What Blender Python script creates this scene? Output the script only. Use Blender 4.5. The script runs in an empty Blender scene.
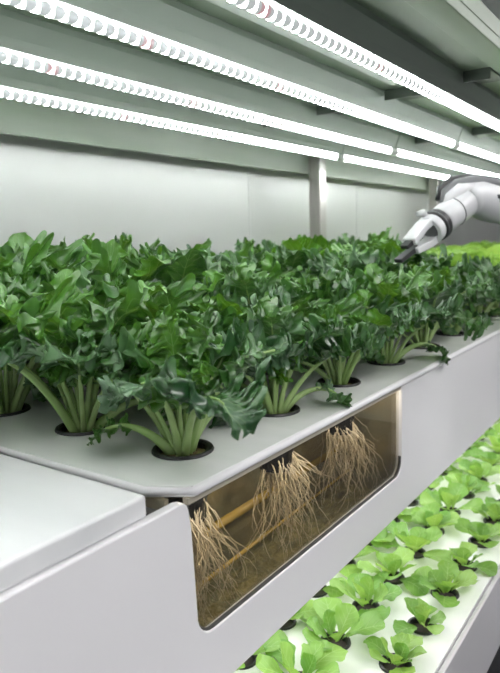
import bpy, bmesh, math, random
from math import sin, cos, pi, radians as R
from mathutils import Vector as V, Matrix, noise as NZ

S = bpy.context.scene
COL = S.collection

# ------------------------------------------------------------------ helpers
class MB:
    """collects geometry, links it as ONE mesh object"""
    def __init__(s): s.v=[]; s.f=[]; s.uv=[]; s.at=[]; s.cur=None
    def add(s, vs, fs, uvs=None, at=0.0):
        b=len(s.v); s.v+= [tuple(p) for p in vs]
        s.f+= [tuple(i+b for i in f) for f in fs]
        s.uv+= uvs if uvs else [(0,0)]*len(vs)
        s.at+= [at]*len(vs)
    def box(s, x0,x1,y0,y1,z0,z1):
        x0,x1=sorted((x0,x1)); y0,y1=sorted((y0,y1)); z0,z1=sorted((z0,z1))
        vs=[(x,y,z) for z in (z0,z1) for y in (y0,y1) for x in (x0,x1)]
        s.add(vs,[(0,2,3,1),(4,5,7,6),(0,1,5,4),(2,6,7,3),(0,4,6,2),(1,3,7,5)])
    def tube(s, pts, rads, n=8, caps=True, flat=1.0, at=0.0):
        pts=[V(p) for p in pts]; m=len(pts)
        if not hasattr(rads,'__len__'): rads=[rads]*m
        vs=[]; fs=[]; uv=[]
        t=(pts[1]-pts[0]).normalized()
        a=t.orthogonal().normalized()
        for i,p in enumerate(pts):
            t=(pts[min(i+1,m-1)]-pts[max(i-1,0)]).normalized()
            a=(a-t*a.dot(t)).normalized(); b=t.cross(a)
            for k in range(n):
                th=2*pi*k/n
                vs.append(p+(a*cos(th)+b*sin(th)*flat)*rads[i]); uv.append((k/n,i/(m-1)))
        for i in range(m-1):
            for k in range(n):
                k2=(k+1)%n
                fs.append((i*n+k,i*n+k2,(i+1)*n+k2,(i+1)*n+k))
        if caps:
            fs.append(tuple(range(n-1,-1,-1))); fs.append(tuple((m-1)*n+k for k in range(n)))
        s.add(vs,fs,uv,at)
    def lathe(s, prof, n=28, skip=None, axis=None):
        """prof: list of (r,z)"""
        vs=[];fs=[]
        for r,z in prof:
            for k in range(n):
                p=V((r*cos(2*pi*k/n),r*sin(2*pi*k/n),z)); vs.append(axis@p if axis else p)
        for i in range(len(prof)-1):
            for k in range(n):
                if skip and skip(i,k): continue
                k2=(k+1)%n
                fs.append((i*n+k,i*n+k2,(i+1)*n+k2,(i+1)*n+k))
        s.add(vs,fs)
    def disc(s, r, z, n=28, axis=None):
        vs=[V((r*cos(2*pi*k/n),r*sin(2*pi*k/n),z)) for k in range(n)]
        if axis: vs=[axis@p for p in vs]
        s.add(vs,[tuple(range(n))])
    def build(s, name, mat, parent=None, smooth=False, bevel=0, seg=2, solid=0):
        me=bpy.data.meshes.new(name); me.from_pydata(s.v,[],s.f)
        if not any(s.at):
            b=bmesh.new(); b.from_mesh(me); bmesh.ops.recalc_face_normals(b,faces=b.faces[:]); b.to_mesh(me); b.free()
        uvl=me.uv_layers.new(name='UVMap')
        for l in me.loops: uvl.data[l.index].uv=s.uv[l.vertex_index]
        if any(s.at):
            a=me.attributes.new('young','FLOAT','POINT')
            for i,x in enumerate(s.at): a.data[i].value=x
        me.materials.append(mat)
        if smooth:
            for p in me.polygons: p.use_smooth=True
        me.update()
        o=bpy.data.objects.new(name,me); COL.objects.link(o)
        if parent: o.parent=parent
        if bevel:
            m=o.modifiers.new('bevel','BEVEL'); m.width=bevel; m.segments=seg; m.limit_method='ANGLE'; m.angle_limit=R(40)
            for p in me.polygons: p.use_smooth=True
            w=o.modifiers.new('wn','WEIGHTED_NORMAL'); w.keep_sharp=True
        if solid:
            m=o.modifiers.new('solid','SOLIDIFY'); m.thickness=solid
        return o

def tag(o,label,cat,group=None,kind=None):
    o['label']=label; o['category']=cat
    if group: o['group']=group
    if kind: o['kind']=kind
    return o
def empty(name,loc=(0,0,0),rz=0):
    o=bpy.data.objects.new(name,None); COL.objects.link(o); o.location=loc; o.rotation_euler=(0,0,rz); o.empty_display_size=.05
    return o
def struct(o): o['kind']='structure'; return o
def copy_tree(o,parent=None):
    c=o.copy(); COL.objects.link(c)
    if parent: c.parent=parent
    for ch in o.children: copy_tree(ch,c)
    return c
def prism(mb, outline, x0, x1):
    """outline in (y,z), counter-clockwise seen from +x ; extruded x0..x1"""
    n=len(outline)
    vs=[(x1,y,z) for y,z in outline]+[(x0,y,z) for y,z in outline]
    fs=[tuple(range(n)),tuple(range(2*n-1,n-1,-1))]+[(i,n+i,n+(i+1)%n,(i+1)%n) for i in range(n)]
    mb.add(vs,fs)

# ---------------------------------------------------------------- materials
def mat(name, base=(.8,.8,.8), rough=.4, metal=0, spec=.5, noise=None, bump=None, coat=0):
    m=bpy.data.materials.new(name); m.use_nodes=True
    nt=m.node_tree; b=nt.nodes['Principled BSDF']
    b.inputs['Base Color'].default_value=(*base,1); b.inputs['Roughness'].default_value=rough
    b.inputs['Metallic'].default_value=metal; b.inputs['Specular IOR Level'].default_value=spec
    b.inputs['Coat Weight'].default_value=coat; b.inputs['Coat Roughness'].default_value=.1
    tc=nt.nodes.new('ShaderNodeTexCoord')
    if noise:                                   # (scale, other colour, stretch, detail)
        sc,c2,st=noise
        mp=nt.nodes.new('ShaderNodeMapping'); mp.inputs['Scale'].default_value=st
        n=nt.nodes.new('ShaderNodeTexNoise'); n.inputs['Scale'].default_value=sc; n.inputs['Detail'].default_value=6
        r=nt.nodes.new('ShaderNodeValToRGB'); r.color_ramp.elements[0].position=.35; r.color_ramp.elements[1].position=.68
        r.color_ramp.elements[0].color=(*base,1); r.color_ramp.elements[1].color=(*c2,1)
        nt.links.new(tc.outputs['Object'],mp.inputs[0]); nt.links.new(mp.outputs[0],n.inputs['Vector'])
        nt.links.new(n.outputs['Fac'],r.inputs[0]); nt.links.new(r.outputs[0],b.inputs['Base Color'])
    if bump:
        n=nt.nodes.new('ShaderNodeTexNoise'); n.inputs['Scale'].default_value=bump[0]; n.inputs['Detail'].default_value=5
        bp=nt.nodes.new('ShaderNodeBump'); bp.inputs['Strength'].default_value=bump[1]; bp.inputs['Distance'].default_value=bump[2]
        nt.links.new(tc.outputs['Object'],n.inputs['Vector']); nt.links.new(n.outputs['Fac'],bp.inputs['Height']); nt.links.new(bp.outputs[0],b.inputs['Normal'])
    return m

def mathn(nt,op,a,b=None,clamp=False):
    n=nt.nodes.new('ShaderNodeMath'); n.operation=op; n.use_clamp=clamp
    for i,x in enumerate((a,b)):
        if x is None: continue
        if isinstance(x,(int,float)): n.inputs[i].default_value=x
        else: nt.links.new(x,n.inputs[i])
    return n.outputs[0]

def leaf_mat(name, dark, light, vein, rough, trans, vein_w=.035, nveins=7, veinamt=.6, spec=.5, bloom=None):
    m=bpy.data.materials.new(name); m.use_nodes=True; nt=m.node_tree; L=nt.links
    b=nt.nodes['Principled BSDF']; out=nt.nodes['Material Output']
    uv=nt.nodes.new('ShaderNodeUVMap'); uv.uv_map='UVMap'
    sp=nt.nodes.new('ShaderNodeSeparateXYZ'); L.new(uv.outputs[0],sp.inputs[0])
    u=mathn(nt,'ABSOLUTE',mathn(nt,'SUBTRACT',mathn(nt,'MULTIPLY',sp.outputs[0],2),1))
    t=sp.outputs[1]
    # midrib tapers to the tip
    mw=mathn(nt,'MULTIPLY',mathn(nt,'SUBTRACT',1.15,t),vein_w*1.8)
    mid=mathn(nt,'SUBTRACT',1,mathn(nt,'DIVIDE',u,mw),True)
    s=mathn(nt,'SUBTRACT',t,mathn(nt,'MULTIPLY',u,.33))
    fr=mathn(nt,'ABSOLUTE',mathn(nt,'SUBTRACT',mathn(nt,'FRACT',mathn(nt,'MULTIPLY',s,nveins)),.5))
    sv=mathn(nt,'SUBTRACT',1,mathn(nt,'DIVIDE',fr,.09),True)
    sv=mathn(nt,'MULTIPLY',sv,mathn(nt,'SUBTRACT',1,u,True))
    vn=mathn(nt,'MULTIPLY',mathn(nt,'MAXIMUM',mid,mathn(nt,'MULTIPLY',sv,.55)),veinamt)
    at=nt.nodes.new('ShaderNodeAttribute'); at.attribute_name='young'
    nz=nt.nodes.new('ShaderNodeTexNoise'); nz.inputs['Scale'].default_value=22; nz.inputs['Detail'].default_value=4
    tc=nt.nodes.new('ShaderNodeTexCoord'); L.new(tc.outputs['Object'],nz.inputs['Vector'])
    oi=nt.nodes.new('ShaderNodeObjectInfo')
    f=mathn(nt,'ADD',mathn(nt,'MULTIPLY',at.outputs['Fac'],.75),mathn(nt,'MULTIPLY',mathn(nt,'SUBTRACT',nz.outputs['Fac'],.42),.55))
    f=mathn(nt,'ADD',f,mathn(nt,'MULTIPLY',oi.outputs['Random'],.12),True)
    mx=nt.nodes.new('ShaderNodeMix'); mx.data_type='RGBA'; L.new(f,mx.inputs['Factor'])
    mx.inputs['A'].default_value=(*dark,1); mx.inputs['B'].default_value=(*light,1)
    if bloom:                                    # waxy grey-blue bloom in soft patches
        nb=nt.nodes.new('ShaderNodeTexNoise'); nb.inputs['Scale'].default_value=13; nb.inputs['Detail'].default_value=3
        L.new(tc.outputs['Object'],nb.inputs['Vector'])
        fb=mathn(nt,'MULTIPLY',mathn(nt,'MULTIPLY',mathn(nt,'SUBTRACT',nb.outputs['Fac'],.47),5,True),mathn(nt,'SUBTRACT',.62,at.outputs['Fac'],True))
        mb_=nt.nodes.new('ShaderNodeMix'); mb_.data_type='RGBA'; L.new(fb,mb_.inputs['Factor']); L.new(mx.outputs['Result'],mb_.inputs['A']); mb_.inputs['B'].default_value=(*bloom,1); mx=mb_
    m2=nt.nodes.new('ShaderNodeMix'); m2.data_type='RGBA'; L.new(vn,m2.inputs['Factor'])
    L.new(mx.outputs['Result'],m2.inputs['A']); m2.inputs['B'].default_value=(*vein,1)
    L.new(m2.outputs['Result'],b.inputs['Base Color'])
    b.inputs['Roughness'].default_value=rough; b.inputs['Specular IOR Level'].default_value=spec
    bp=nt.nodes.new('ShaderNodeBump'); bp.inputs['Strength'].default_value=.5; bp.inputs['Distance'].default_value=.0025
    n2=nt.nodes.new('ShaderNodeTexNoise'); n2.inputs['Scale'].default_value=110; n2.inputs['Detail'].default_value=3
    L.new(tc.outputs['Object'],n2.inputs['Vector'])
    h=mathn(nt,'SUBTRACT',n2.outputs['Fac'],mathn(nt,'MULTIPLY',mathn(nt,'MAXIMUM',mid,sv),.8)); L.new(h,bp.inputs['Height']); L.new(bp.outputs[0],b.inputs['Normal'])
    tr=nt.nodes.new('ShaderNodeBsdfTranslucent')
    hs=nt.nodes.new('ShaderNodeHueSaturation'); hs.inputs['Hue'].default_value=.475; hs.inputs['Saturation'].default_value=1.1; hs.inputs['Value'].default_value=1.9
    L.new(m2.outputs['Result'],hs.inputs['Color']); L.new(hs.outputs[0],tr.inputs['Color'])
    ms=nt.nodes.new('ShaderNodeMixShader'); ms.inputs[0].default_value=trans
    L.new(b.outputs[0],ms.inputs[1]); L.new(tr.outputs[0],ms.inputs[2]); L.new(ms.outputs[0],out.inputs[0])
    return m

def glass_mat(name, tint, ior=1.45, rough=.02):
    m=bpy.data.materials.new(name); m.use_nodes=True; nt=m.node_tree; L=nt.links
    nt.nodes.remove(nt.nodes['Principled BSDF']); out=nt.nodes['Material Output']
    t=nt.nodes.new('ShaderNodeBsdfTransparent'); t.inputs[0].default_value=(*tint,1)
    g=nt.nodes.new('ShaderNodeBsdfGlossy'); g.inputs['Roughness'].default_value=rough
    fr=nt.nodes.new('ShaderNodeLayerWeight'); f0=((ior-1)/(ior+1))**2
    fz=mathn(nt,'ADD',mathn(nt,'MULTIPLY',mathn(nt,'POWER',fr.outputs['Facing'],5),1-f0),f0)
    ms=nt.nodes.new('ShaderNodeMixShader'); L.new(fz,ms.inputs[0]); L.new(t.outputs[0],ms.inputs[1]); L.new(g.outputs[0],ms.inputs[2]); L.new(ms.outputs[0],out.inputs[0])
    return m

def led_mat(name, strength):
    """clear tube with a row of diodes: bright, with darker cells between them"""
    m=bpy.data.materials.new(name); m.use_nodes=True; nt=m.node_tree; L=nt.links
    b=nt.nodes['Principled BSDF']; b.inputs['Base Color'].default_value=(.30,.31,.34,1); b.inputs['Roughness'].default_value=.25
    tc=nt.nodes.new('ShaderNodeTexCoord'); sp=nt.nodes.new('ShaderNodeSeparateXYZ'); L.new(tc.outputs['Object'],sp.inputs[0])
    fy=mathn(nt,'ABSOLUTE',mathn(nt,'SUBTRACT',mathn(nt,'FRACT',mathn(nt,'MULTIPLY',sp.outputs[1],1/.026)),.5))   # 0..0.5
    dx=mathn(nt,'ABSOLUTE',mathn(nt,'ADD',sp.outputs[2],.003))
    a=mathn(nt,'SUBTRACT',1,mathn(nt,'DIVIDE',fy,.47),True)
    c=mathn(nt,'SUBTRACT',1,mathn(nt,'DIVIDE',dx,.0125),True)
    cell=mathn(nt,'MULTIPLY',mathn(nt,'MULTIPLY',a,c),5.5,True)
    fac=mathn(nt,'SUBTRACT',1,mathn(nt,'MULTIPLY',cell,.9935))
    st=mathn(nt,'MULTIPLY',fac,strength)
    cid=mathn(nt,'FRACT',mathn(nt,'DIVIDE',mathn(nt,'FLOOR',mathn(nt,'ADD',mathn(nt,'MULTIPLY',sp.outputs[1],1/.026),.5)),17))
    red=mathn(nt,'MULTIPLY',mathn(nt,'LESS_THAN',cid,.03),cell)
    cm=nt.nodes.new('ShaderNodeMix'); cm.data_type='RGBA'; L.new(red,cm.inputs['Factor'])
    cm.inputs['A'].default_value=(.95,1,.985,1); cm.inputs['B'].default_value=(1,.55,.58,1); L.new(cm.outputs['Result'],b.inputs['Emission Color'])
    L.new(st,b.inputs['Emission Strength'])
    return m

M={}
M['panel']=mat('white_moulded_panel',(.80,.79,.81),.28,coat=.2)
M['tray']=mat('white_planting_tray',(.93,.935,.93),.16,noise=(3.0,(.82,.85,.82),(.9,3.2,1)),bump=(60,.06,.002))
M['lid']=mat('white_lid',(.82,.82,.83),.3,noise=(2.0,(.72,.73,.74),(1,4,1)))
M['lowtray']=mat('white_lower_tray',(.86,.87,.86),.35)
M['pot']=mat('black_pot_plastic',(.012,.012,.013),.38)
M['soil']=mat('growing_medium',(.10,.06,.03),.9,noise=(90,(.16,.17,.05),(1,1,1)),bump=(140,.8,.006))
M['wall']=mat('white_wall',(.53,.535,.52),.3)
M['ceil']=mat('white_ceiling',(.82,.82,.83),.6)
M['floor']=mat('dark_floor',(.035,.036,.04),.45)
M['deck']=mat('plant_bounce_deck',(.24,.29,.225),.42,noise=(1.6,(.19,.245,.175),(2.5,.5,1)))  # green bounce from the plants is put into the deck colour
M['wallreflect']=mat('painted_wall_reflection',(.44,.47,.43),.4,noise=(1.2,(.30,.36,.28),(1,.5,4)))  # green-grey of the reflection on the back wall, painted in
M['rim']=mat('grey_rim',(.31,.35,.30),.35)
M['housing']=mat('lamp_housing',(.15,.185,.15),.4)
M['dark']=mat('dark_bracket',(.05,.065,.05),.5)
M['cap']=mat('grey_lamp_cap',(.45,.46,.45),.4)
M['steel']=mat('brushed_steel',(.50,.48,.46),.32,metal=.9,noise=(8,(.42,.40,.38),(14,14,.6)))
M['led']=led_mat('led_tube',58.0)
M['ledlow']=mat('led_lower',(.8,.8,.8),.3)
_b=M['ledlow'].node_tree.nodes['Principled BSDF']; _b.inputs['Emission Color'].default_value=(1,.98,1,1); _b.inputs['Emission Strength'].default_value=14
M['kale']=leaf_mat('kale_leaf',(.016,.072,.024),(.115,.31,.035),(.32,.46,.20),.29,.17,spec=1.0,bloom=(.15,.28,.14))
M['stalk']=mat('kale_stalk',(.27,.42,.13),.4,noise=(30,(.36,.50,.20),(1,1,.3)))
M['lime']=leaf_mat('lime_leaf',(.15,.32,.05),(.32,.50,.13),(.5,.64,.28),.45,.35,veinamt=.4)
M['lettuce']=leaf_mat('lettuce_leaf',(.10,.25,.04),(.27,.44,.11),(.50,.64,.32),.42,.3,nveins=5,veinamt=.55)
M['roots']=mat('beige_roots',(.60,.53,.43),.6,noise=(40,(.46,.39,.28),(1,1,1)))
M['darksoil']=mat('dark_medium',(.03,.025,.018),.9)
M['glass']=glass_mat('window_glass',(.92,.91,.88),1.5)
M['water']=glass_mat('murky_water',(.93,.91,.85),1.2,.06)
M['gasket']=mat('dark_gasket',(.035,.033,.03),.5)
M['liner']=mat('tank_liner',(.30,.26,.18),.35,noise=(5,(.17,.185,.16),(1,1.3,2.5)),bump=(9,.5,.02))
M['liner2']=mat('tan_liner',(.36,.29,.19),.4,noise=(6,(.22,.17,.10),(1,1,3)),bump=(12,.6,.02))
M['goldstreak']=mat('gold_reflection',(.52,.38,.12),.15,coat=.5)  # colour of the golden reflections in the tank
M['rootfill']=mat('root_fill_light',(.8,.8,.8),.4)
_b=M['rootfill'].node_tree.nodes['Principled BSDF']; _b.inputs['Emission Color'].default_value=(1,.9,.72,1); _b.inputs['Emission Strength'].default_value=20
M['algae']=mat('algae_floor',(.30,.27,.15),.8,noise=(30,(.16,.17,.12),(1,1,1)),bump=(60,.9,.02))
M['robot']=mat('robot_white',(.62,.62,.64),.3)
M['robotgrey']=mat('robot_grey',(.13,.135,.14),.35)
M['robotblack']=mat('robot_black',(.02,.02,.022),.35)

# ------------------------------------------------------------------ constants
XE=-.5445                      # front plane of the trough
TZ=1.12; TT=.016               # tray top, thickness
ROWX=[-.654-.2392*j for j in range(4)]
Y0,PY=.7268,.2709
LZ=.55; LROWX=[-.4677-.1421*j for j in range(3)]; LY0,LPY=1.1568,.1608
YFAR=5.6
rng=random.Random(11)

# ------------------------------------------------------------------ setting
mb=MB(); mb.box(-1.95,2.6,-1.6,7.6,-.05,0); struct(mb.build('floor',M['floor']))
mb=MB(); mb.box(-1.95,2.6,-1.6,7.6,2.75,2.8); struct(mb.build('ceiling',M['ceil']))
wm=M['wall']
mb=MB(); mb.box(-1.95,-1.84,-1.6,7.6,0,2.75); wb=struct(mb.build('wall_back',wm))
mb=MB(); mb.box(-1.84,2.6,7.5,7.6,0,2.75); struct(mb.build('wall_far',wm))
mb=MB()
for k,y in enumerate((2.62,3.84,5.06,6.28)): mb.box(-1.84,-1.8385,y-.005,y+.005,0,2.75)
struct(mb.build('trim_1',mat('wall_seam',(.60,.605,.595),.4)))

# ------------------------------------------------------------------ trays with holes
def holed_slab(xs, ys, hx, hy, r, x0,x1,y0,y1, z0,z1, chamfer=None):
    """flat slab with a round hole at every (x,y); hx,hy half size of the square left around a hole"""
    m=MB(); n=6
    per=[(-1+2*k/n,-1) for k in range(n)]+[(1,-1+2*k/n) for k in range(n)]+[(1-2*k/n,1) for k in range(n)]+[(-1,1-2*k/n) for k in range(n)]
    N=len(per)
    xs=sorted(xs); ys=sorted(ys)
    def poly(pts):
        k=len(pts)
        m.add([(*p,z1) for p in pts],[tuple(range(k))]); m.add([(*p,z0) for p in pts],[tuple(range(k-1,-1,-1))])
    def quad(a,b,c,d): poly([(a,c),(b,c),(b,d),(a,d)]) if b-a>1e-6 and d-c>1e-6 else None
    for x in xs:
        for y in ys:
            sq=[(x+a*hx,y+b*hy) for a,b in per]
            ci=[(x+r*cos(math.atan2(b,a)),y+r*sin(math.atan2(b,a))) for a,b in per]
            vs=[(*p,z1) for p in sq]+[(*p,z1) for p in ci]+[(*p,z0) for p in ci]+[(*p,z0) for p in sq]
            fs=[]
            for k in range(N):
                q=(k+1)%N
                fs+= [(k,q,N+q,N+k),(N+k,N+q,2*N+q,2*N+k),(2*N+k,2*N+q,3*N+q,3*N+k)]
            m.add(vs,fs)
        yy=[ys[0]-hy]+[v for y in ys for v in (y-hy,y+hy)]+[y1]
        for a,b in zip(yy[2::2],yy[3::2]): quad(x-hx,x+hx,a,b)
        quad(x-hx,x+hx,y0,ys[0]-hy)
    xx=[x0]+[v for x in xs for v in (x-hx,x+hx)]+[x1]
    for i,(a,b) in enumerate(zip(xx[0::2],xx[1::2])):
        if chamfer and i==len(xs): poly([(a,y0),(max(a,chamfer[0]),y0),(x1,chamfer[1]),(x1,y1),(a,y1)])
        else: quad(a,b,y0,y1)
    loop=[(x0,y0),(chamfer[0],y0),(x1,chamfer[1]),(x1,y1),(x0,y1)] if chamfer else [(x0,y0),(x1,y0),(x1,y1),(x0,y1)]
    k=len(loop); vs=[(*p,z0) for p in loop]+[(*p,z1) for p in loop]
    m.add(vs,[(i,(i+1)%k,k+(i+1)%k,k+i) for i in range(k)])
    return m

XB=-1.50
NI=17
m=holed_slab(ROWX,[Y0+PY*i for i in range(NI)],.0535,.09,.0425, XB,XE+.001,.586,YFAR, TZ-TT,TZ, chamfer=(-.600,.622))
t=empty('planting_tray',(0,0,0)); tag(t,'long white planting tray with round holes holding the kale pots','tray')
m.build('tray_slab',M['tray'],t)
mb=MB()      # slim rounded lip along the edges of the tray
pts=[(XB+.01,.588,TZ-.008),(-.6005,.588,TZ-.008),(-.5445,.624,TZ-.008),(-.5445,YFAR,TZ-.008)]
mb.tube(pts,.0078,10)
mb.build('tray_lip',M['panel'],t,smooth=True)

# ------------------------------------------------------------------ upper trough
def arc(cx,cy,r,a0,a1,n=6): return [(cx+r*cos(R(a0+(a1-a0)*k/n)),cy+r*sin(R(a0+(a1-a0)*k/n))) for k in range(n+1)]
win=[(1.377,1.1005)]+[(1.379,.93)]+arc(1.344,.922,.036,-5,-82)+arc(.658,.923,.036,-92,-172)+[(.6165,1.06),(.613,1.092)]
top=TZ-TT-.0012
out=[(-.9,.788),(YFAR,.788),(YFAR,top)]+[(1.377,top)]+win[1:-1]+[(.612,1.088),(.609,1.096),(.603,1.1005),(.594,top)]+[(-.9,top)]
tr=empty('growing_trough',(0,0,0)); tag(tr,'white hydroponic trough with a glass root window under the kale tray','trough')
mb=MB(); prism(mb,out,XE-.016,XE); mb.build('front_panel',M['panel'],tr,bevel=.003)
mb=MB(); mb.box(XB,XB+.016,-.9,YFAR,.788,top); mb.build('back_panel',M['panel'],tr)
mb=MB(); mb.box(XB+.016,XE-.016,-.9,YFAR,.776,.788); mb.build('bottom_panel',M['panel'],tr)
for y in (-.9,YFAR-.016):
    mb=MB(); mb.box(XB+.016,XE-.0165,y,y+.016,.79,top); mb.build('end_panel',M['panel'],tr)
mb=MB(); mb.box(XB+.016,XE-.0165,.556,.572,.79,1.099); mb.build('bulkhead',M['gasket'],tr)
mb=MB(); mb.box(-.7345,-.733,.606,1.413,.999,1.098); mb.build('upper_liner',M['liner2'],tr)
mb=MB(); mb.tube([(-.722,.61,.905),(-.722,1.41,.915)],.009,12); mb.tube([(-.69,.61,.835),(-.70,1.41,.855)],.004,8); mb.build('gold_streak_rods',M['goldstreak'],tr,smooth=True)  # added rods standing in for golden reflection streaks
mb=MB(); mb.box(XE-.040,XE-.026,.64,1.36,1.0945,1.0995); mb.build('root_fill_light',M['rootfill'],tr)  # added fill light to brighten the roots, no known fixture
mb=MB()      # liner: back of the visible tank, near and far ends
mb.box(-.745,-.735,.60,1.42,.79,1.10); mb.box(-.735,XE-.030,.596,.604,.79,1.10); mb.box(-.735,XE-.030,1.415,1.423,.79,1.10)
mb.build('tank_liner',M['liner'],tr)
mb=MB()
n=14
rr=random.Random(4)
vs=[];fs=[]
for i in range(n+1):
    for k in range(31):
        vs.append((-.735+(.735+XE-.030)*i/n,.604+.811*k/30,.806+.016*rr.random()))
for i in range(n):
    for k in range(30): a=i*31+k; fs.append((a,a+31,a+32,a+1))
mb.add(vs,fs); mb.box(-.735,XE-.030,.604,1.415,.79,.804)
mb.build('tank_floor',M['algae'],tr)
mb=MB(); prism(mb,[(1.377,top-.001)]+win[1:],XE-.014,XE-.009); mb.build('window_pane',M['glass'],tr)
mb=MB(); mb.tube([(XE-.0065,y,z) for y,z in win[1:]],.0036,8); mb.build('window_gasket',M['gasket'],tr,smooth=True)
mb=MB(); mb.box(XE-.013,XE-.003,.615,1.375,1.0935,1.1022); mb.build('window_head_seal',mat('beige_seal',(.42,.38,.31),.5),tr)
w=MB(); w.box(-.734,XE-.018,.605,1.414,.826,.998)
tag(w.build('nutrient_water',M['water']),'murky brown nutrient water behind the root window','water',kind='stuff')

# lid at the near end
l=empty('end_cover',(0,0,0)); tag(l,'raised white flat cover closing the near end of the trough','cover')
mb=MB(); mb.box(XB,XE-.008,-.9,.542,1.1035,1.134); mb.build('cover_plate',M['lid'],l,bevel=.005,seg=3)

# ------------------------------------------------------------------ lower trough
xl=-.3875
lo=empty('growing_trough',(0,0,0)); tag(lo,'lower grey-white trough carrying the small lettuces','trough')
mb=MB(); mb.box(xl-.002,xl+.012,.2,YFAR,.325,.545); mb.build('front_panel',mat('grey_panel',(.55,.54,.56),.35),lo,bevel=.003)
mb=MB(); mb.box(-1.4,-1.385,.2,YFAR,.325,.53); mb.build('back_panel',M['panel'],lo)
mb=MB(); mb.box(-1.385,xl-.002,.2,YFAR,.325,.34); mb.build('bottom_panel',M['panel'],lo)
for y in (.7,3.0,5.2):
    for x in (-1.3,-.6):
        mb=MB(); mb.box(x-.03,x+.03,y-.03,y+.03,0,.325); mb.build('leg',M['steel'],lo)
m=holed_slab(LROWX,[LY0+LPY*i for i in range(-2,24)],.05,.06,.030,-1.385,xl-.004,.22,YFAR,LZ-.014,LZ)
t2=m.build('planting_tray',M['lowtray']); tag(t2,'bright white lower planting tray with holes for lettuces','tray')

# ------------------------------------------------------------------ rack: posts, deck over the lights
rk=empty('growing_rack',(0,0,0)); tag(rk,'steel rack with upright posts and light deck overhead, green plant bounce painted in','rack')
DZ=1.885
for y in (2.96,4.76):
    mb=MB(); mb.box(-1.675,-1.608,y-.0335,y+.0335,0,DZ); mb.build('post',M['steel'],rk,bevel=.004)
    mb=MB(); mb.box(-1.608,-.60,y-.02,y+.02,.728,.776); mb.build('support_arm',M['steel'],rk)
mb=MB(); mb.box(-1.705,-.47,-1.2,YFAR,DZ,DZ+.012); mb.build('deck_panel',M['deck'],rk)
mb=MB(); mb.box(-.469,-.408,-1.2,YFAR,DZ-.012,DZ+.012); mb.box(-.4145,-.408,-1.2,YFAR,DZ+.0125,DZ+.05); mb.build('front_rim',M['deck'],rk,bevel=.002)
mb=MB(); mb.box(-1.72,-1.705,-1.2,YFAR,1.782,DZ+.012); mb.build('wall_shade_strip',M['wallreflect'],rk,bevel=.002)  # added strip: stands for a reflected band, shades the upper wall
LX=[-.588,-.842,-1.110,-1.366]
LXB=[-.4785]+[x for x in LX]
bays=[(-.482,-.552)]+[(LX[i]-.037,LX[i+1]+.037) for i in range(3)]
for i,(a,b_) in enumerate(bays):
    mb=MB(); yb=1.82+.06*i
    mb.box(b_,a,yb,yb+.15,DZ-.006,DZ); mb.box(b_,a,yb-.006,yb,DZ-.03,DZ)
    mb.build('cross_bracket',M['dark'],rk)
    mb=MB(); mb.box(b_,a,yb+.9,yb+1.0,DZ-.03,DZ); mb.build('cross_bracket',M['dark'],rk)
for i in range(3):      # stiffening ribs pressed into the deck between the lamps
    mb=MB(); xm=(LX[i]+LX[i+1])/2
    mb.box(xm-.035,xm+.02,-1.2,1.80,DZ-.010,DZ); mb.build('deck_rib',M['rim'],rk,bevel=.003)

# ------------------------------------------------------------------ grow lamps
def lamp(y0,y1,name='grow_lamp'):
    r=empty(name,(0,0,0)); L=y1-y0
    mb=MB()      # channel: tapered profile
    prof=[(-.034,.075),(.034,.075),(.034,.062),(.022,.030),(.017,.0102),(-.017,.0102),(-.022,.030),(-.034,.062)]
    vs=[(x,y,z) for y in (y0,y1) for x,z in prof]; k=len(prof)
    fs=[(i,(i+1)%k,k+(i+1)%k,k+i) for i in range(k)]+[tuple(range(k-1,-1,-1)),tuple(range(k,2*k))]
    mb.add(vs,fs); mb.build('housing',M['housing'],r)
    mb=MB(); mb.tube([(0,y0+.03,0),(0,y1-.03,0)],.0115,16); mb.build('led_tube',M['led'],r,smooth=True)
    for a,b in ((y0,y0+.0295),(y1-.0295,y1)):
        mb=MB(); mb.tube([(0,a+.002,0),(0,b,0)],.0165,14); mb.box(-.009,.009,a+.002,b,.005,.0118); mb.build('end_cap',M['cap'],r,bevel=.002)
    return r
yg=2.665
near=lamp(-.75,yg-.004); far=lamp(yg+.004,5.2)
names=['lamp nearest the aisle','second lamp from the aisle','third lamp from the aisle','rearmost lamp by the back wall']
for k,x in enumerate(LX):
    for base,yw in ((near,'near run'),(far,'far run beyond the joint')):
        o=base if k==0 else copy_tree(base)
        o.location=(x,0,1.81)
        tag(o,f'white LED tube grow lamp, {yw}, {names[k]}','lamp','LED grow lamps under the deck')

# lamps under the upper trough, shining on the lettuces
def underlamp():
    r=empty('under_trough_lamp',(0,0,0))
    mb=MB(); mb.box(-.03,.03,.3,5.2,.0125,.024); mb.build('housing',M['housing'],r)
    mb=MB(); mb.tube([(0,.32,0),(0,5.18,0)],.0124,14); mb.build('led_tube',M['ledlow'],r,smooth=True)
    return r
ul=underlamp()
for k,x in enumerate((-.62,-.95)):
    o=ul if k==0 else copy_tree(ul)
    o.location=(x,0,.7515); tag(o,['slim white lamp under the upper trough close behind its front panel','slim white lamp under the upper trough towards the back wall'][k],'lamp','lamps under the trough')

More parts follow.
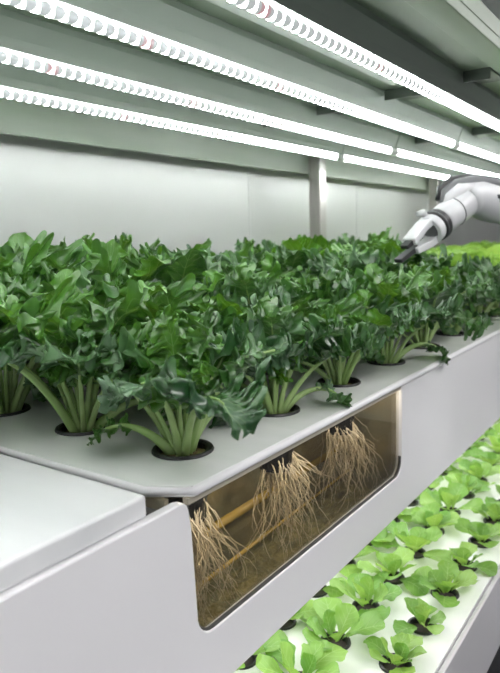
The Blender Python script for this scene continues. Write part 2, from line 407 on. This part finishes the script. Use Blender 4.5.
# ------------------------------------------------------------------ plants
def net_pot(mb, r, rim, depth, n=28, slots=True):
    prof=[(r*.93,-.004),(r*.94,.0022),(r*1.02,.0048),(rim*.97,.0048),(rim,.002),(rim,.0004),(r*1.0,.0004),(r*.985,-.014),(r*.93,-depth*.5),(r*.90,-depth*.5-.004),(r*.78,-depth),(0.0005,-depth)]
    mb.lathe(prof,n,skip=(lambda i,k:(i in (7,9)) and k%2==0) if slots else None)
    prof2=[(r*.93,-.004),(r*.90,-.014),(r*.70,-depth+.002),(.0005,-depth+.002)]
    mb.lathe(prof2,n)

def leaf(mb, st, rg, az, elev, bend, Ls, Lb, W, frill, k, young, r0=.008, nt=150, nu=25, cup=.25, lobe=.2, roll=0, stem_r=.0048, droop=1.6, prof_p=.8, base_w=.12, z0=-.006, tooth=0.0, und=0.0, crumple=0.0):
    """one leaf: stalk tube in st (or None) and blade in mb"""
    L=Ls+Lb; N=46
    p=V((r0*cos(az),r0*sin(az),z0)); path=[p.copy()]; tan=[]
    wob=rg.uniform(-.35,.35)
    for i in range(N):
        s=(i+.5)/N
        e=elev-bend*s**droop
        a=az+wob*s
        d=V((cos(e)*cos(a),cos(e)*sin(a),sin(e))); tan.append(d)
        p=p+d*(L/N); path.append(p.copy())
    tan.append(tan[-1])
    def sample(s):
        x=min(max(s,0),1)*N; i=min(int(x),N-1); f=x-i
        return path[i].lerp(path[i+1],f), tan[i].lerp(tan[i+1],f).normalized()
    s0=Ls/L
    if st is not None:
        pts=[];rad=[]
        for i in range(15):
            s=(s0+.62*(1-s0))*i/14
            q,_=sample(s)
            pts.append(q); rad.append(stem_r*(1.25-.95*i/14))
        st.tube(pts,rad,8,flat=.8)
    ph=[rg.uniform(0,6.28) for _ in range(10)]; so=V((rg.uniform(0,90),rg.uniform(0,90),rg.uniform(0,90)))
    us=[]
    for i in range(nu):
        x=-1+2*i/(nu-1); us.append(math.copysign(abs(x)**.8,x))
    vs=[];uv=[];fs=[]
    for i in range(nt):
        t=i/(nt-1)
        q,T=sample(s0+(1-s0)*t)
        a=az+wob*(s0+(1-s0)*t)
        lat=V((-sin(a),cos(a),0)); lat=(lat-T*lat.dot(T)).normalized()
        nor=T.cross(lat)*-1
        if nor.dot(V((-cos(a),-sin(a),1)))<0: nor=-nor
        rl=roll*t
        lat,nor=lat*cos(rl)+nor*sin(rl), nor*cos(rl)-lat*sin(rl)
        base=sin(pi*min(1,(t*.985+.006))**prof_p)
        w=W*(max(base,0)**.62)
        w=max(w,W*base_w*(1-t)) if t<.5 else w
        for u in us:
            e=abs(u); sd=0 if u>0 else 1
            wl=w*(1+lobe*sin(2*pi*(2.9*t)+ph[sd])*e*e+tooth*sin(2*pi*k*1.9*t+ph[2+sd])*e**3)
            wv=2*pi*k*t
            am=frill*(w/W)**.7; p_=wv+ph[4+sd]+1.6*sin(wv*.23+ph[6])
            pe=p_+2.0*e+2.6*NZ.noise(V((u*W*26,t*Lb*26,0))-so); dz=am*(e**2.6)*sin(pe)*(1+.35*sin(wv*.41+ph[8+sd]))
            dz+=und*e*sin(wv*.31+ph[3-sd])*(w/W)
            dz+=cup*e*e*w-.05*w*(1-e)
            dt=-am*.32*e**2.5*sin(2*pe)
            dx=-am*.5*e**3*sin(pe)**2
            P=q+lat*(u*wl+math.copysign(dx,u))+nor*dz+T*dt
            if crumple:
                f_=V((u*wl,t*Lb,0))
                g=NZ.noise_vector(f_*34+so)*(crumple*e**1.8)+NZ.noise_vector(f_*95+so)*(crumple*.42*e**2.3)
                P=P+nor*(g.x*1.5+.25*crumple*NZ.noise(f_*30-so))+lat*(g.y*.8)+T*(g.z*.8)
            vs.append(P); uv.append((u*.5+.5,t))
    for i in range(nt-1):
        for j in range(nu-1):
            a=i*nu+j; fs.append((a,a+1,a+nu+1,a+nu))
    mb.add(vs,fs,uv,max(young,.001))

def roots_mesh(rg, r, depth, n=90):
    """hanging root strands, drawn towards the glass (+x)"""
    mb=MB()
    for q in range(n):
        a=rg.uniform(0,6.28); rr=r*.72*math.sqrt(rg.random())
        p=V((rr*cos(a),rr*sin(a),-depth*rg.uniform(.55,1)))
        ln=rg.uniform(.09,.22); pts=[p.copy()]; sy=rg.gauss(0,.38)
        d=V((rg.uniform(-.1,1.0),sy,-.8)).normalized()
        for s in range(13):
            d=(d+V((rg.uniform(-.42,.42)+.05,rg.uniform(-.45,.45),rg.uniform(-.42,.10)))).normalized()
            p=p+d*ln/13
            if p.z<-.285: p.z=-.285+.004*rg.random()
            if p.x>.074: p.x=.074-.004*rg.random()
            pts.append(p.copy())
        w=.0011+.0009*rg.random()**2
        mb.tube(pts,[w*(1-.06*i) for i in range(len(pts))],4,caps=False)
    return mb

LOWAZ={}
def make_kale(seed, big=1.0, nleaf=13, with_roots=False):
    rg=random.Random(seed); r=empty('kale_plant')
    mb=MB(); az=rg.uniform(0,6.28); stalks=[]
    for i in range(nleaf):
        a=i/(nleaf-1)                      # 0 heart .. 1 outermost
        az+=R(137.5)+rg.uniform(-.3,.3)
        low=i>nleaf-3; plain=low or rg.random()<.07
        elev=R(87-27*a+rg.uniform(-9,9)); bend=R(25+62*a+rg.uniform(-15,28))
        Ls=(.074+.064*a**.7+rg.uniform(-.022,.018))*big
        Lb=(.100+.035*min(1,a*1.6)+rg.uniform(-.012,.020))*big
        if low: Lb*=.62; Ls*=.62; bend+=R(22); elev-=R(10)
        W=(.036+.016*min(1,a*1.6)+rg.uniform(-.004,.006))*big
        if low: W*=.75
        if plain and not low: Lb*=1.12; W*=1.1
        st=MB()
        yg_=(max(0,.6-.8*a)+(.4 if rg.random()<.15 else 0)+rg.uniform(0,.2)) if not plain or low else .85
        leaf(mb,st,rg,az,elev,bend,Ls,Lb,W,(.0035 if plain else .0115+.004*rg.random())*big,rg.uniform(9.5,13),yg_,
             r0=.003+.013*a,lobe=.12 if plain else .26,crumple=.008 if plain else (.017+.007*rg.random())*big,
             und=rg.uniform(.004,.012),roll=rg.uniform(-.7,.7),cup=rg.uniform(-.1,.45),stem_r=(.0036+.0026*a)*rg.uniform(.7,1.3),prof_p=.95)
        stalks.append(st)
        if i==nleaf-1: LOWAZ[r.name]=az
    mb.build('foliage',M['kale'],r,smooth=True)
    for st in stalks: st.build('leaf_stalk',M['stalk'],r,smooth=True)
    mb=MB(); net_pot(mb,.0418,.050,.115); mb.build('net_pot',M['pot'],r,smooth=False)
    mb=MB(); n=24
    vs=[(0,0,-.003)]; fs=[]
    for ring,(q,z) in enumerate(((.012,-.004),(.024,-.006),(.0385,-.008))):
        for k in range(n): vs.append((q*cos(2*pi*k/n),q*sin(2*pi*k/n),z+rg.uniform(-.0025,.0025)))
    for k in range(n): fs.append((0,1+k,1+(k+1)%n))
    for g in range(2):
        for k in range(n): a=1+g*n+k; b=1+g*n+(k+1)%n; fs.append((a,a+n,b+n,b))
    mb.add(vs,fs); mb.build('growing_medium',M['soil'],r,smooth=True)
    return r

protos=[make_kale(100+s*7,1.0+.05*(s%3),17+(s%3)) for s in range(7)]
used=set()
ORD=['first','second','third','fourth','fifth','sixth','seventh','eighth','ninth','tenth','eleventh','twelfth','thirteenth','fourteenth','fifteenth','sixteenth','seventeenth']
ROWN=['front row by the aisle edge','second row from the aisle','third row from the aisle','rearmost row by the wall']
NKR=[8,7,8,9]
for j,x in enumerate(ROWX):
    for i in range(NKR[j]):
        k=(i*3+j*2+(i*j)%3)%7
        if k not in used: o=protos[k]; used.add(k)
        else: o=copy_tree(protos[k])
        sc=[1.07,1.30,1.50,1.52][j]*rng.uniform(.93,1.08)
        base_az=LOWAZ[protos[k].name]
        # pots share one size: only foliage and stalks grow with the plant
        o.location=(x,Y0+PY*i,TZ); rz=rng.uniform(0,6.28)
        if j<2: rz=R((212 if (i+j)%2==0 else 180)+rng.uniform(-15,15))-base_az       # lowest leaf hangs away from the tray edge
        o.rotation_euler=(0,0,rz)
        for ch in o.children:
            if ch.name.split('.')[0] in ('foliage','leaf_stalk'):
                ch.scale=(sc*.92,sc*.92,sc)
        if j==0 and i<3:
            rm=roots_mesh(random.Random(50+i),.042,.115,110)
            rt_=rm.build('roots',M['roots'],o,smooth=True); rt_['label']='beige hanging roots'
            rt_.rotation_euler=(0,0,-o.rotation_euler[2])
        tag(o,f'dark green curly kale, {ORD[i]} from near end, {ROWN[j]}','kale plant','kale plants in the upper tray')
for k in range(7):
    if k not in used:
        for ch in list(protos[k].children): bpy.data.objects.remove(ch)
        bpy.data.objects.remove(protos[k])

def make_lime(seed):
    rg=random.Random(seed); r=empty('lettuce_plant'); mb=MB(); az=rg.uniform(0,6.28)
    for i in range(15):
        a=i/14; az+=R(137.5)+rg.uniform(-.3,.3)
        leaf(mb,None,rg,az,R(85-30*a),R(25+75*a),.03+.035*a,.14+.07*a+rg.uniform(-.01,.02),.055+.03*a,.012,rg.uniform(3,4.5),rg.uniform(.2,1),nt=24,nu=11,lobe=.06,roll=rg.uniform(-.5,.5),cup=.3,r0=.005+.012*a,prof_p=1.15,base_w=.3)
    mb.build('foliage',M['lime'],r,smooth=True)
    mb=MB(); net_pot(mb,.0418,.050,.062,20,False); mb.build('net_pot',M['pot'],r)
    return r
lp=[make_lime(300+s) for s in range(3)]
cnt=0
for j,x in enumerate(ROWX):
    for i in range(NKR[j],NI):
        k=cnt%3; o=lp[k] if cnt<3 else copy_tree(lp[k]); cnt+=1
        o.location=(x,Y0+PY*i,TZ); o.rotation_euler=(0,0,rng.uniform(0,6.28))
        s=rng.uniform(.95,1.1)*(1.35 if j else 1.15)
        for ch in o.children:
            if ch.name.startswith('foliage'): ch.scale=(s,s,s)
        tag(o,f'bright lime lettuce behind the kale, {ORD[i-NKR[j]]} from the kale, {ROWN[j]}','lettuce','lime lettuces at the far end of the upper tray')

def make_lettuce(seed):
    rg=random.Random(seed); r=empty('lettuce_plant'); az=rg.uniform(0,6.28); nl=rg.choice((8,9,10))
    mb=MB()
    for i in range(nl):
        a=i/(nl-1); az+=R(137.5)+rg.uniform(-.25,.25)
        leaf(mb,None,rg,az,R(76-42*a+rg.uniform(-12,8)),R(5+55*a+rg.uniform(-15,15)),.012+.012*a,.050+.030*a+rg.uniform(-.008,.008),(.021+.013*a),.0028,2.2,rg.uniform(.05,.95),nt=18,nu=11,lobe=.04,roll=rg.uniform(-.5,.5),cup=rg.uniform(.1,.4),r0=.004,prof_p=1.75,base_w=.16,z0=-.004)
    mb.build('foliage',M['lettuce'],r,smooth=True)
    mb=MB(); net_pot(mb,.0295,.0350,.04,24,False); mb.build('net_pot',M['pot'],r)
    mb=MB(); mb.disc(.027,-.008,20); mb.build('growing_medium',M['darksoil'],r)
    return r
lt=[make_lettuce(500+s) for s in range(6)]
cnt=0
LRN=['outer row beside the tray edge','middle row of the lower tray','inner row tucked under the trough']
for j,(x,i0,i1) in enumerate(zip(LROWX,(0,-1,-1),(6,11,15))):
    for n_,i in enumerate(range(i0,i1+1)):
        k=(i*2+j*3+(i//3))%6
        o=lt[k] if not lt[k].get('category') else copy_tree(lt[k])
        cnt+=1
        o.location=(x,LY0+LPY*i,LZ); o.rotation_euler=(0,0,rng.uniform(0,6.28))
        s=rng.uniform(.9,1.18)*(1.05 if j else .9)
        for ch in o.children:
            if ch.name.startswith('foliage'): ch.scale=(s,s,s)
        tag(o,f'small light green lettuce seedling, {ORD[n_]} from the near end, {LRN[j]}','lettuce','lettuce seedlings in the lower tray')

# ------------------------------------------------------------------ robot arm
ra=empty('robot_arm',(0,0,0)); tag(ra,'white robot arm with a two finger gripper reaching over the kale','robot arm')
wr=V((-.625,1.858,1.484)); el=V((-.583,2.001,1.557)); e2=V((-.515,2.095,1.538)); sh=V((-.268,2.363,1.500))
def frame(a,b,upv=V((0,0,1))):
    z=(b-a).normalized(); x=upv.cross(z).normalized(); y=z.cross(x)
    m=Matrix((x,y,z)).transposed().to_4x4(); m.translation=a; return m
d=(el-wr).normalized()
A=frame(wr,el); Lf=(el-wr).length
mb=MB(); mb.lathe([(.001,.0),(.040,0),(.0425,.004),(.044,.05),(.047,.11),(.049,Lf-.02),(.05,Lf+.01),(.001,Lf+.01)],36,axis=A); mb.build('forearm',M['robot'],ra,smooth=True)
mb=MB(); mb.lathe([(.0445,.068),(.0465,.069),(.0467,.0715),(.0447,.0725)],36,axis=A); mb.build('forearm_seam',M['robotgrey'],ra,smooth=True)
mb=MB(); mb.lathe([(.001,-.030),(.038,-.030),(.043,-.027),(.0455,-.018),(.046,-.010),(.046,-.004),(.042,.0005),(.001,.0005)],36,axis=A); mb.build('wrist_ring',M['robotblack'],ra,smooth=True)
for q in (-.0225,-.0075):
    mb=MB(); mb.lathe([(.0440,q-.0012),(.0472,q-.001),(.0472,q+.001),(.0440,q+.0012)],36,axis=A); mb.build('ring_groove',M['robotgrey'],ra,smooth=True)
# gripper: open white ring, then two jaws
mb=MB(); mb.lathe([(.030,-.058),(.040,-.058),(.043,-.052),(.042,-.0305),(.030,-.0305),(.030,-.058)],36,axis=A); mb.build('gripper_ring',M['robot'],ra,smooth=False,bevel=.002)
mb=MB(); mb.lathe([(.001,-.055),(.022,-.055),(.0285,-.045),(.0285,-.032),(.001,-.032)],28,axis=A); mb.build('gripper_core',M['robotgrey'],ra,smooth=True)
mb=MB(); mb.tube([A@V((.012,.040,-.040)),A@V((.012,.054,-.044)),A@V((.018,.058,-.062))],[.010,.011,.008],10); mb.build('tool_button',M['robot'],ra,smooth=True)
def jaw(s,pr,w,par,mt,nm,bv):
    mb=MB(); vs=[A@V((y,s*x,z)) for y in (-w,w) for x,z in pr]; k=len(pr)
    mb.add(vs,[(i,(i+1)%k,k+(i+1)%k,k+i) for i in range(k)]+[tuple(range(k-1,-1,-1)),tuple(range(k,2*k))])
    return mb.build(nm,mt,par,bevel=bv)
for s in (1,-1):
    fo=jaw(s,[(.018,-.045),(.040,-.045),(.038,-.080),(.031,-.118),(.024,-.150),(.005,-.150),(.009,-.115),(.017,-.085)],.022,ra,M['robot'],'gripper_finger',.004)
    l2=-.216 if s<0 else -.176
    ft=jaw(s,[(.005,-.130),(.0065,-.148),(.020,-.1485),(.016,l2),(.005,l2)],.013,fo,M['robotblack'],'finger_pad',.002); ft['label']='black finger pad'
# elbow and the upper arm going off to the aisle
C=frame(e2,sh); Lu=(sh-e2).length
mb=MB()
mb.tube([el-d*.035,el-d*.008,el+d*.012+V((.008,.010,-.003)),el.lerp(e2,.55),e2,e2+(sh-e2)*.12],[.0495,.053,.057,.060,.0605,.0605],36); mb.build('elbow_joint',M['robot'],ra,smooth=True)
mb=MB(); mb.lathe([(.001,Lu*.08),(.0600,Lu*.08),(.063,Lu*.16),(.063,Lu-.05),(.05,Lu),(.001,Lu)],36,axis=C); mb.build('upper_arm',M['robot'],ra,smooth=True)
mb=MB(); mb.lathe([(.0595,.008),(.0618,.010),(.0618,.013),(.0595,.015)],36,axis=C); mb.build('joint_seam',M['robotgrey'],ra,smooth=True)
sd=V((-(sh-e2).y,(sh-e2).x,0)).normalized()*-1      # side of the upper arm facing the viewer
if sd.dot(V((0,-1,0)))<0: sd=-sd
uu=(sh-e2).normalized()
mb=MB()
for a_,b_ in ((-.052,.20),):
    p=[e2+uu*a_+sd*.053,e2+uu*b_+sd*.053]
    vs=[q+V((0,0,z))+sd*o for q in p for z in (-.002,.020) for o in (0,.0125)]
    mb.add(vs,[(0,1,3,2),(4,6,7,5),(0,4,5,1),(2,3,7,6),(1,5,7,3),(0,2,6,4)])
mb.build('side_slot',M['robotblack'],ra,bevel=.002)['label']='black side slot'
h=[V((-.645,1.897,1.553)),V((-.647,1.922,1.586)),V((-.626,1.966,1.612)),V((-.585,2.010,1.620)),V((-.514,2.082,1.607)),V((-.38,2.185,1.592)),V((-.22,2.29,1.585))]
mb=MB(); mb.tube(h,[.008,.010,.012,.012,.011,.010,.010],12); mb.build('cable_sleeve',M['robotblack'],ra,smooth=True)['label']='black cable sleeve'
mb=MB(); mb.tube([p+V((.020,-.012,-.014)) for p in h],[.010,.014,.017,.019,.018,.016,.016],12,flat=.7); mb.build('cable_guard',M['robotgrey'],ra,smooth=True)['label']='grey cable guard'
mb=MB(); mb.tube([V((-.622,1.880,1.527)),V((-.612,1.905,1.553)),V((-.592,1.945,1.578)),V((-.562,1.985,1.588))],[.010,.019,.022,.012],16); mb.build('arm_cover',M['robot'],ra,smooth=True)
mb=MB(); E_=frame(V((sh.x,sh.y,0)),V((sh.x,sh.y,1)),V((0,1,0)))
mb.lathe([(.001,0),(.15,0),(.15,.03),(.075,.05),(.065,sh.z-.08),(.075,sh.z-.06),(.075,sh.z+.07),(.06,sh.z+.085),(.001,sh.z+.085)],32,axis=E_); mb.build('base_column',M['robot'],ra,smooth=True)

# ------------------------------------------------------------------ room lights
def ceiling_panel(x,y,label):
    r=empty('ceiling_light',(x,y,2.52)); tag(r,label,'ceiling light')
    mb=MB(); mb.box(-.32,.32,-.62,.62,-.03,0); mb.build('frame',M['ceil'],r)
    mb=MB(); mb.box(-.29,.29,-.59,.59,-.034,-.0302); mb.build('diffuser',M['ledroom'],r)
    mb=MB(); mb.box(-.27,.27,-.57,.57,.0002,.006); mb.build('diffuser',M['ledroom'],r)  # upper diffuser added to brighten the ceiling
    for yy in (-.6,.6):
        mb=MB(); mb.box(-.006,.006,yy-.006,yy+.006,0,.23); mb.build('hanger_rod',M['steel'],r)
M['ledroom']=mat('room_light',(.9,.9,.9),.4)
_b=M['ledroom'].node_tree.nodes['Principled BSDF']; _b.inputs['Emission Color'].default_value=(1,.985,.97,1); _b.inputs['Emission Strength'].default_value=10
ceiling_panel(.9,.2,'suspended white ceiling light over the aisle near the viewer')
ceiling_panel(.9,2.4,'suspended white ceiling light over the aisle halfway along')
ceiling_panel(.9,4.6,'suspended white ceiling light over the far end of the aisle')

w=bpy.data.worlds.new('World'); S.world=w; w.use_nodes=True
bg=w.node_tree.nodes['Background']; bg.inputs[0].default_value=(.95,.97,1,1); bg.inputs[1].default_value=.42

# ------------------------------------------------------------------ camera
cam=bpy.data.cameras.new('camera'); co=bpy.data.objects.new('camera',cam); COL.objects.link(co)
fw=V((-0.57201108,0.80609511,-0.15170367)); rt=V((0.81772888,0.57489566,-0.02853852)); up=V((-0.06420902,0.14037682,0.98801394))
m4=Matrix((rt,up,-fw)).transposed().to_4x4(); m4.translation=V((0,0,1.45)); co.matrix_world=m4
cam.sensor_fit='HORIZONTAL'; cam.sensor_width=36; cam.lens=630.5*36/500; cam.clip_start=.02
cam.dof.use_dof=True; cam.dof.focus_distance=1.15; cam.dof.aperture_fstop=6.3
S.camera=co
S.view_settings.view_transform='Standard'; S.view_settings.look='None'; S.view_settings.gamma=1; S.view_settings.use_curve_mapping=False
S.view_settings.exposure=0.1
S.cycles.max_bounces=10; S.cycles.transparent_max_bounces=16
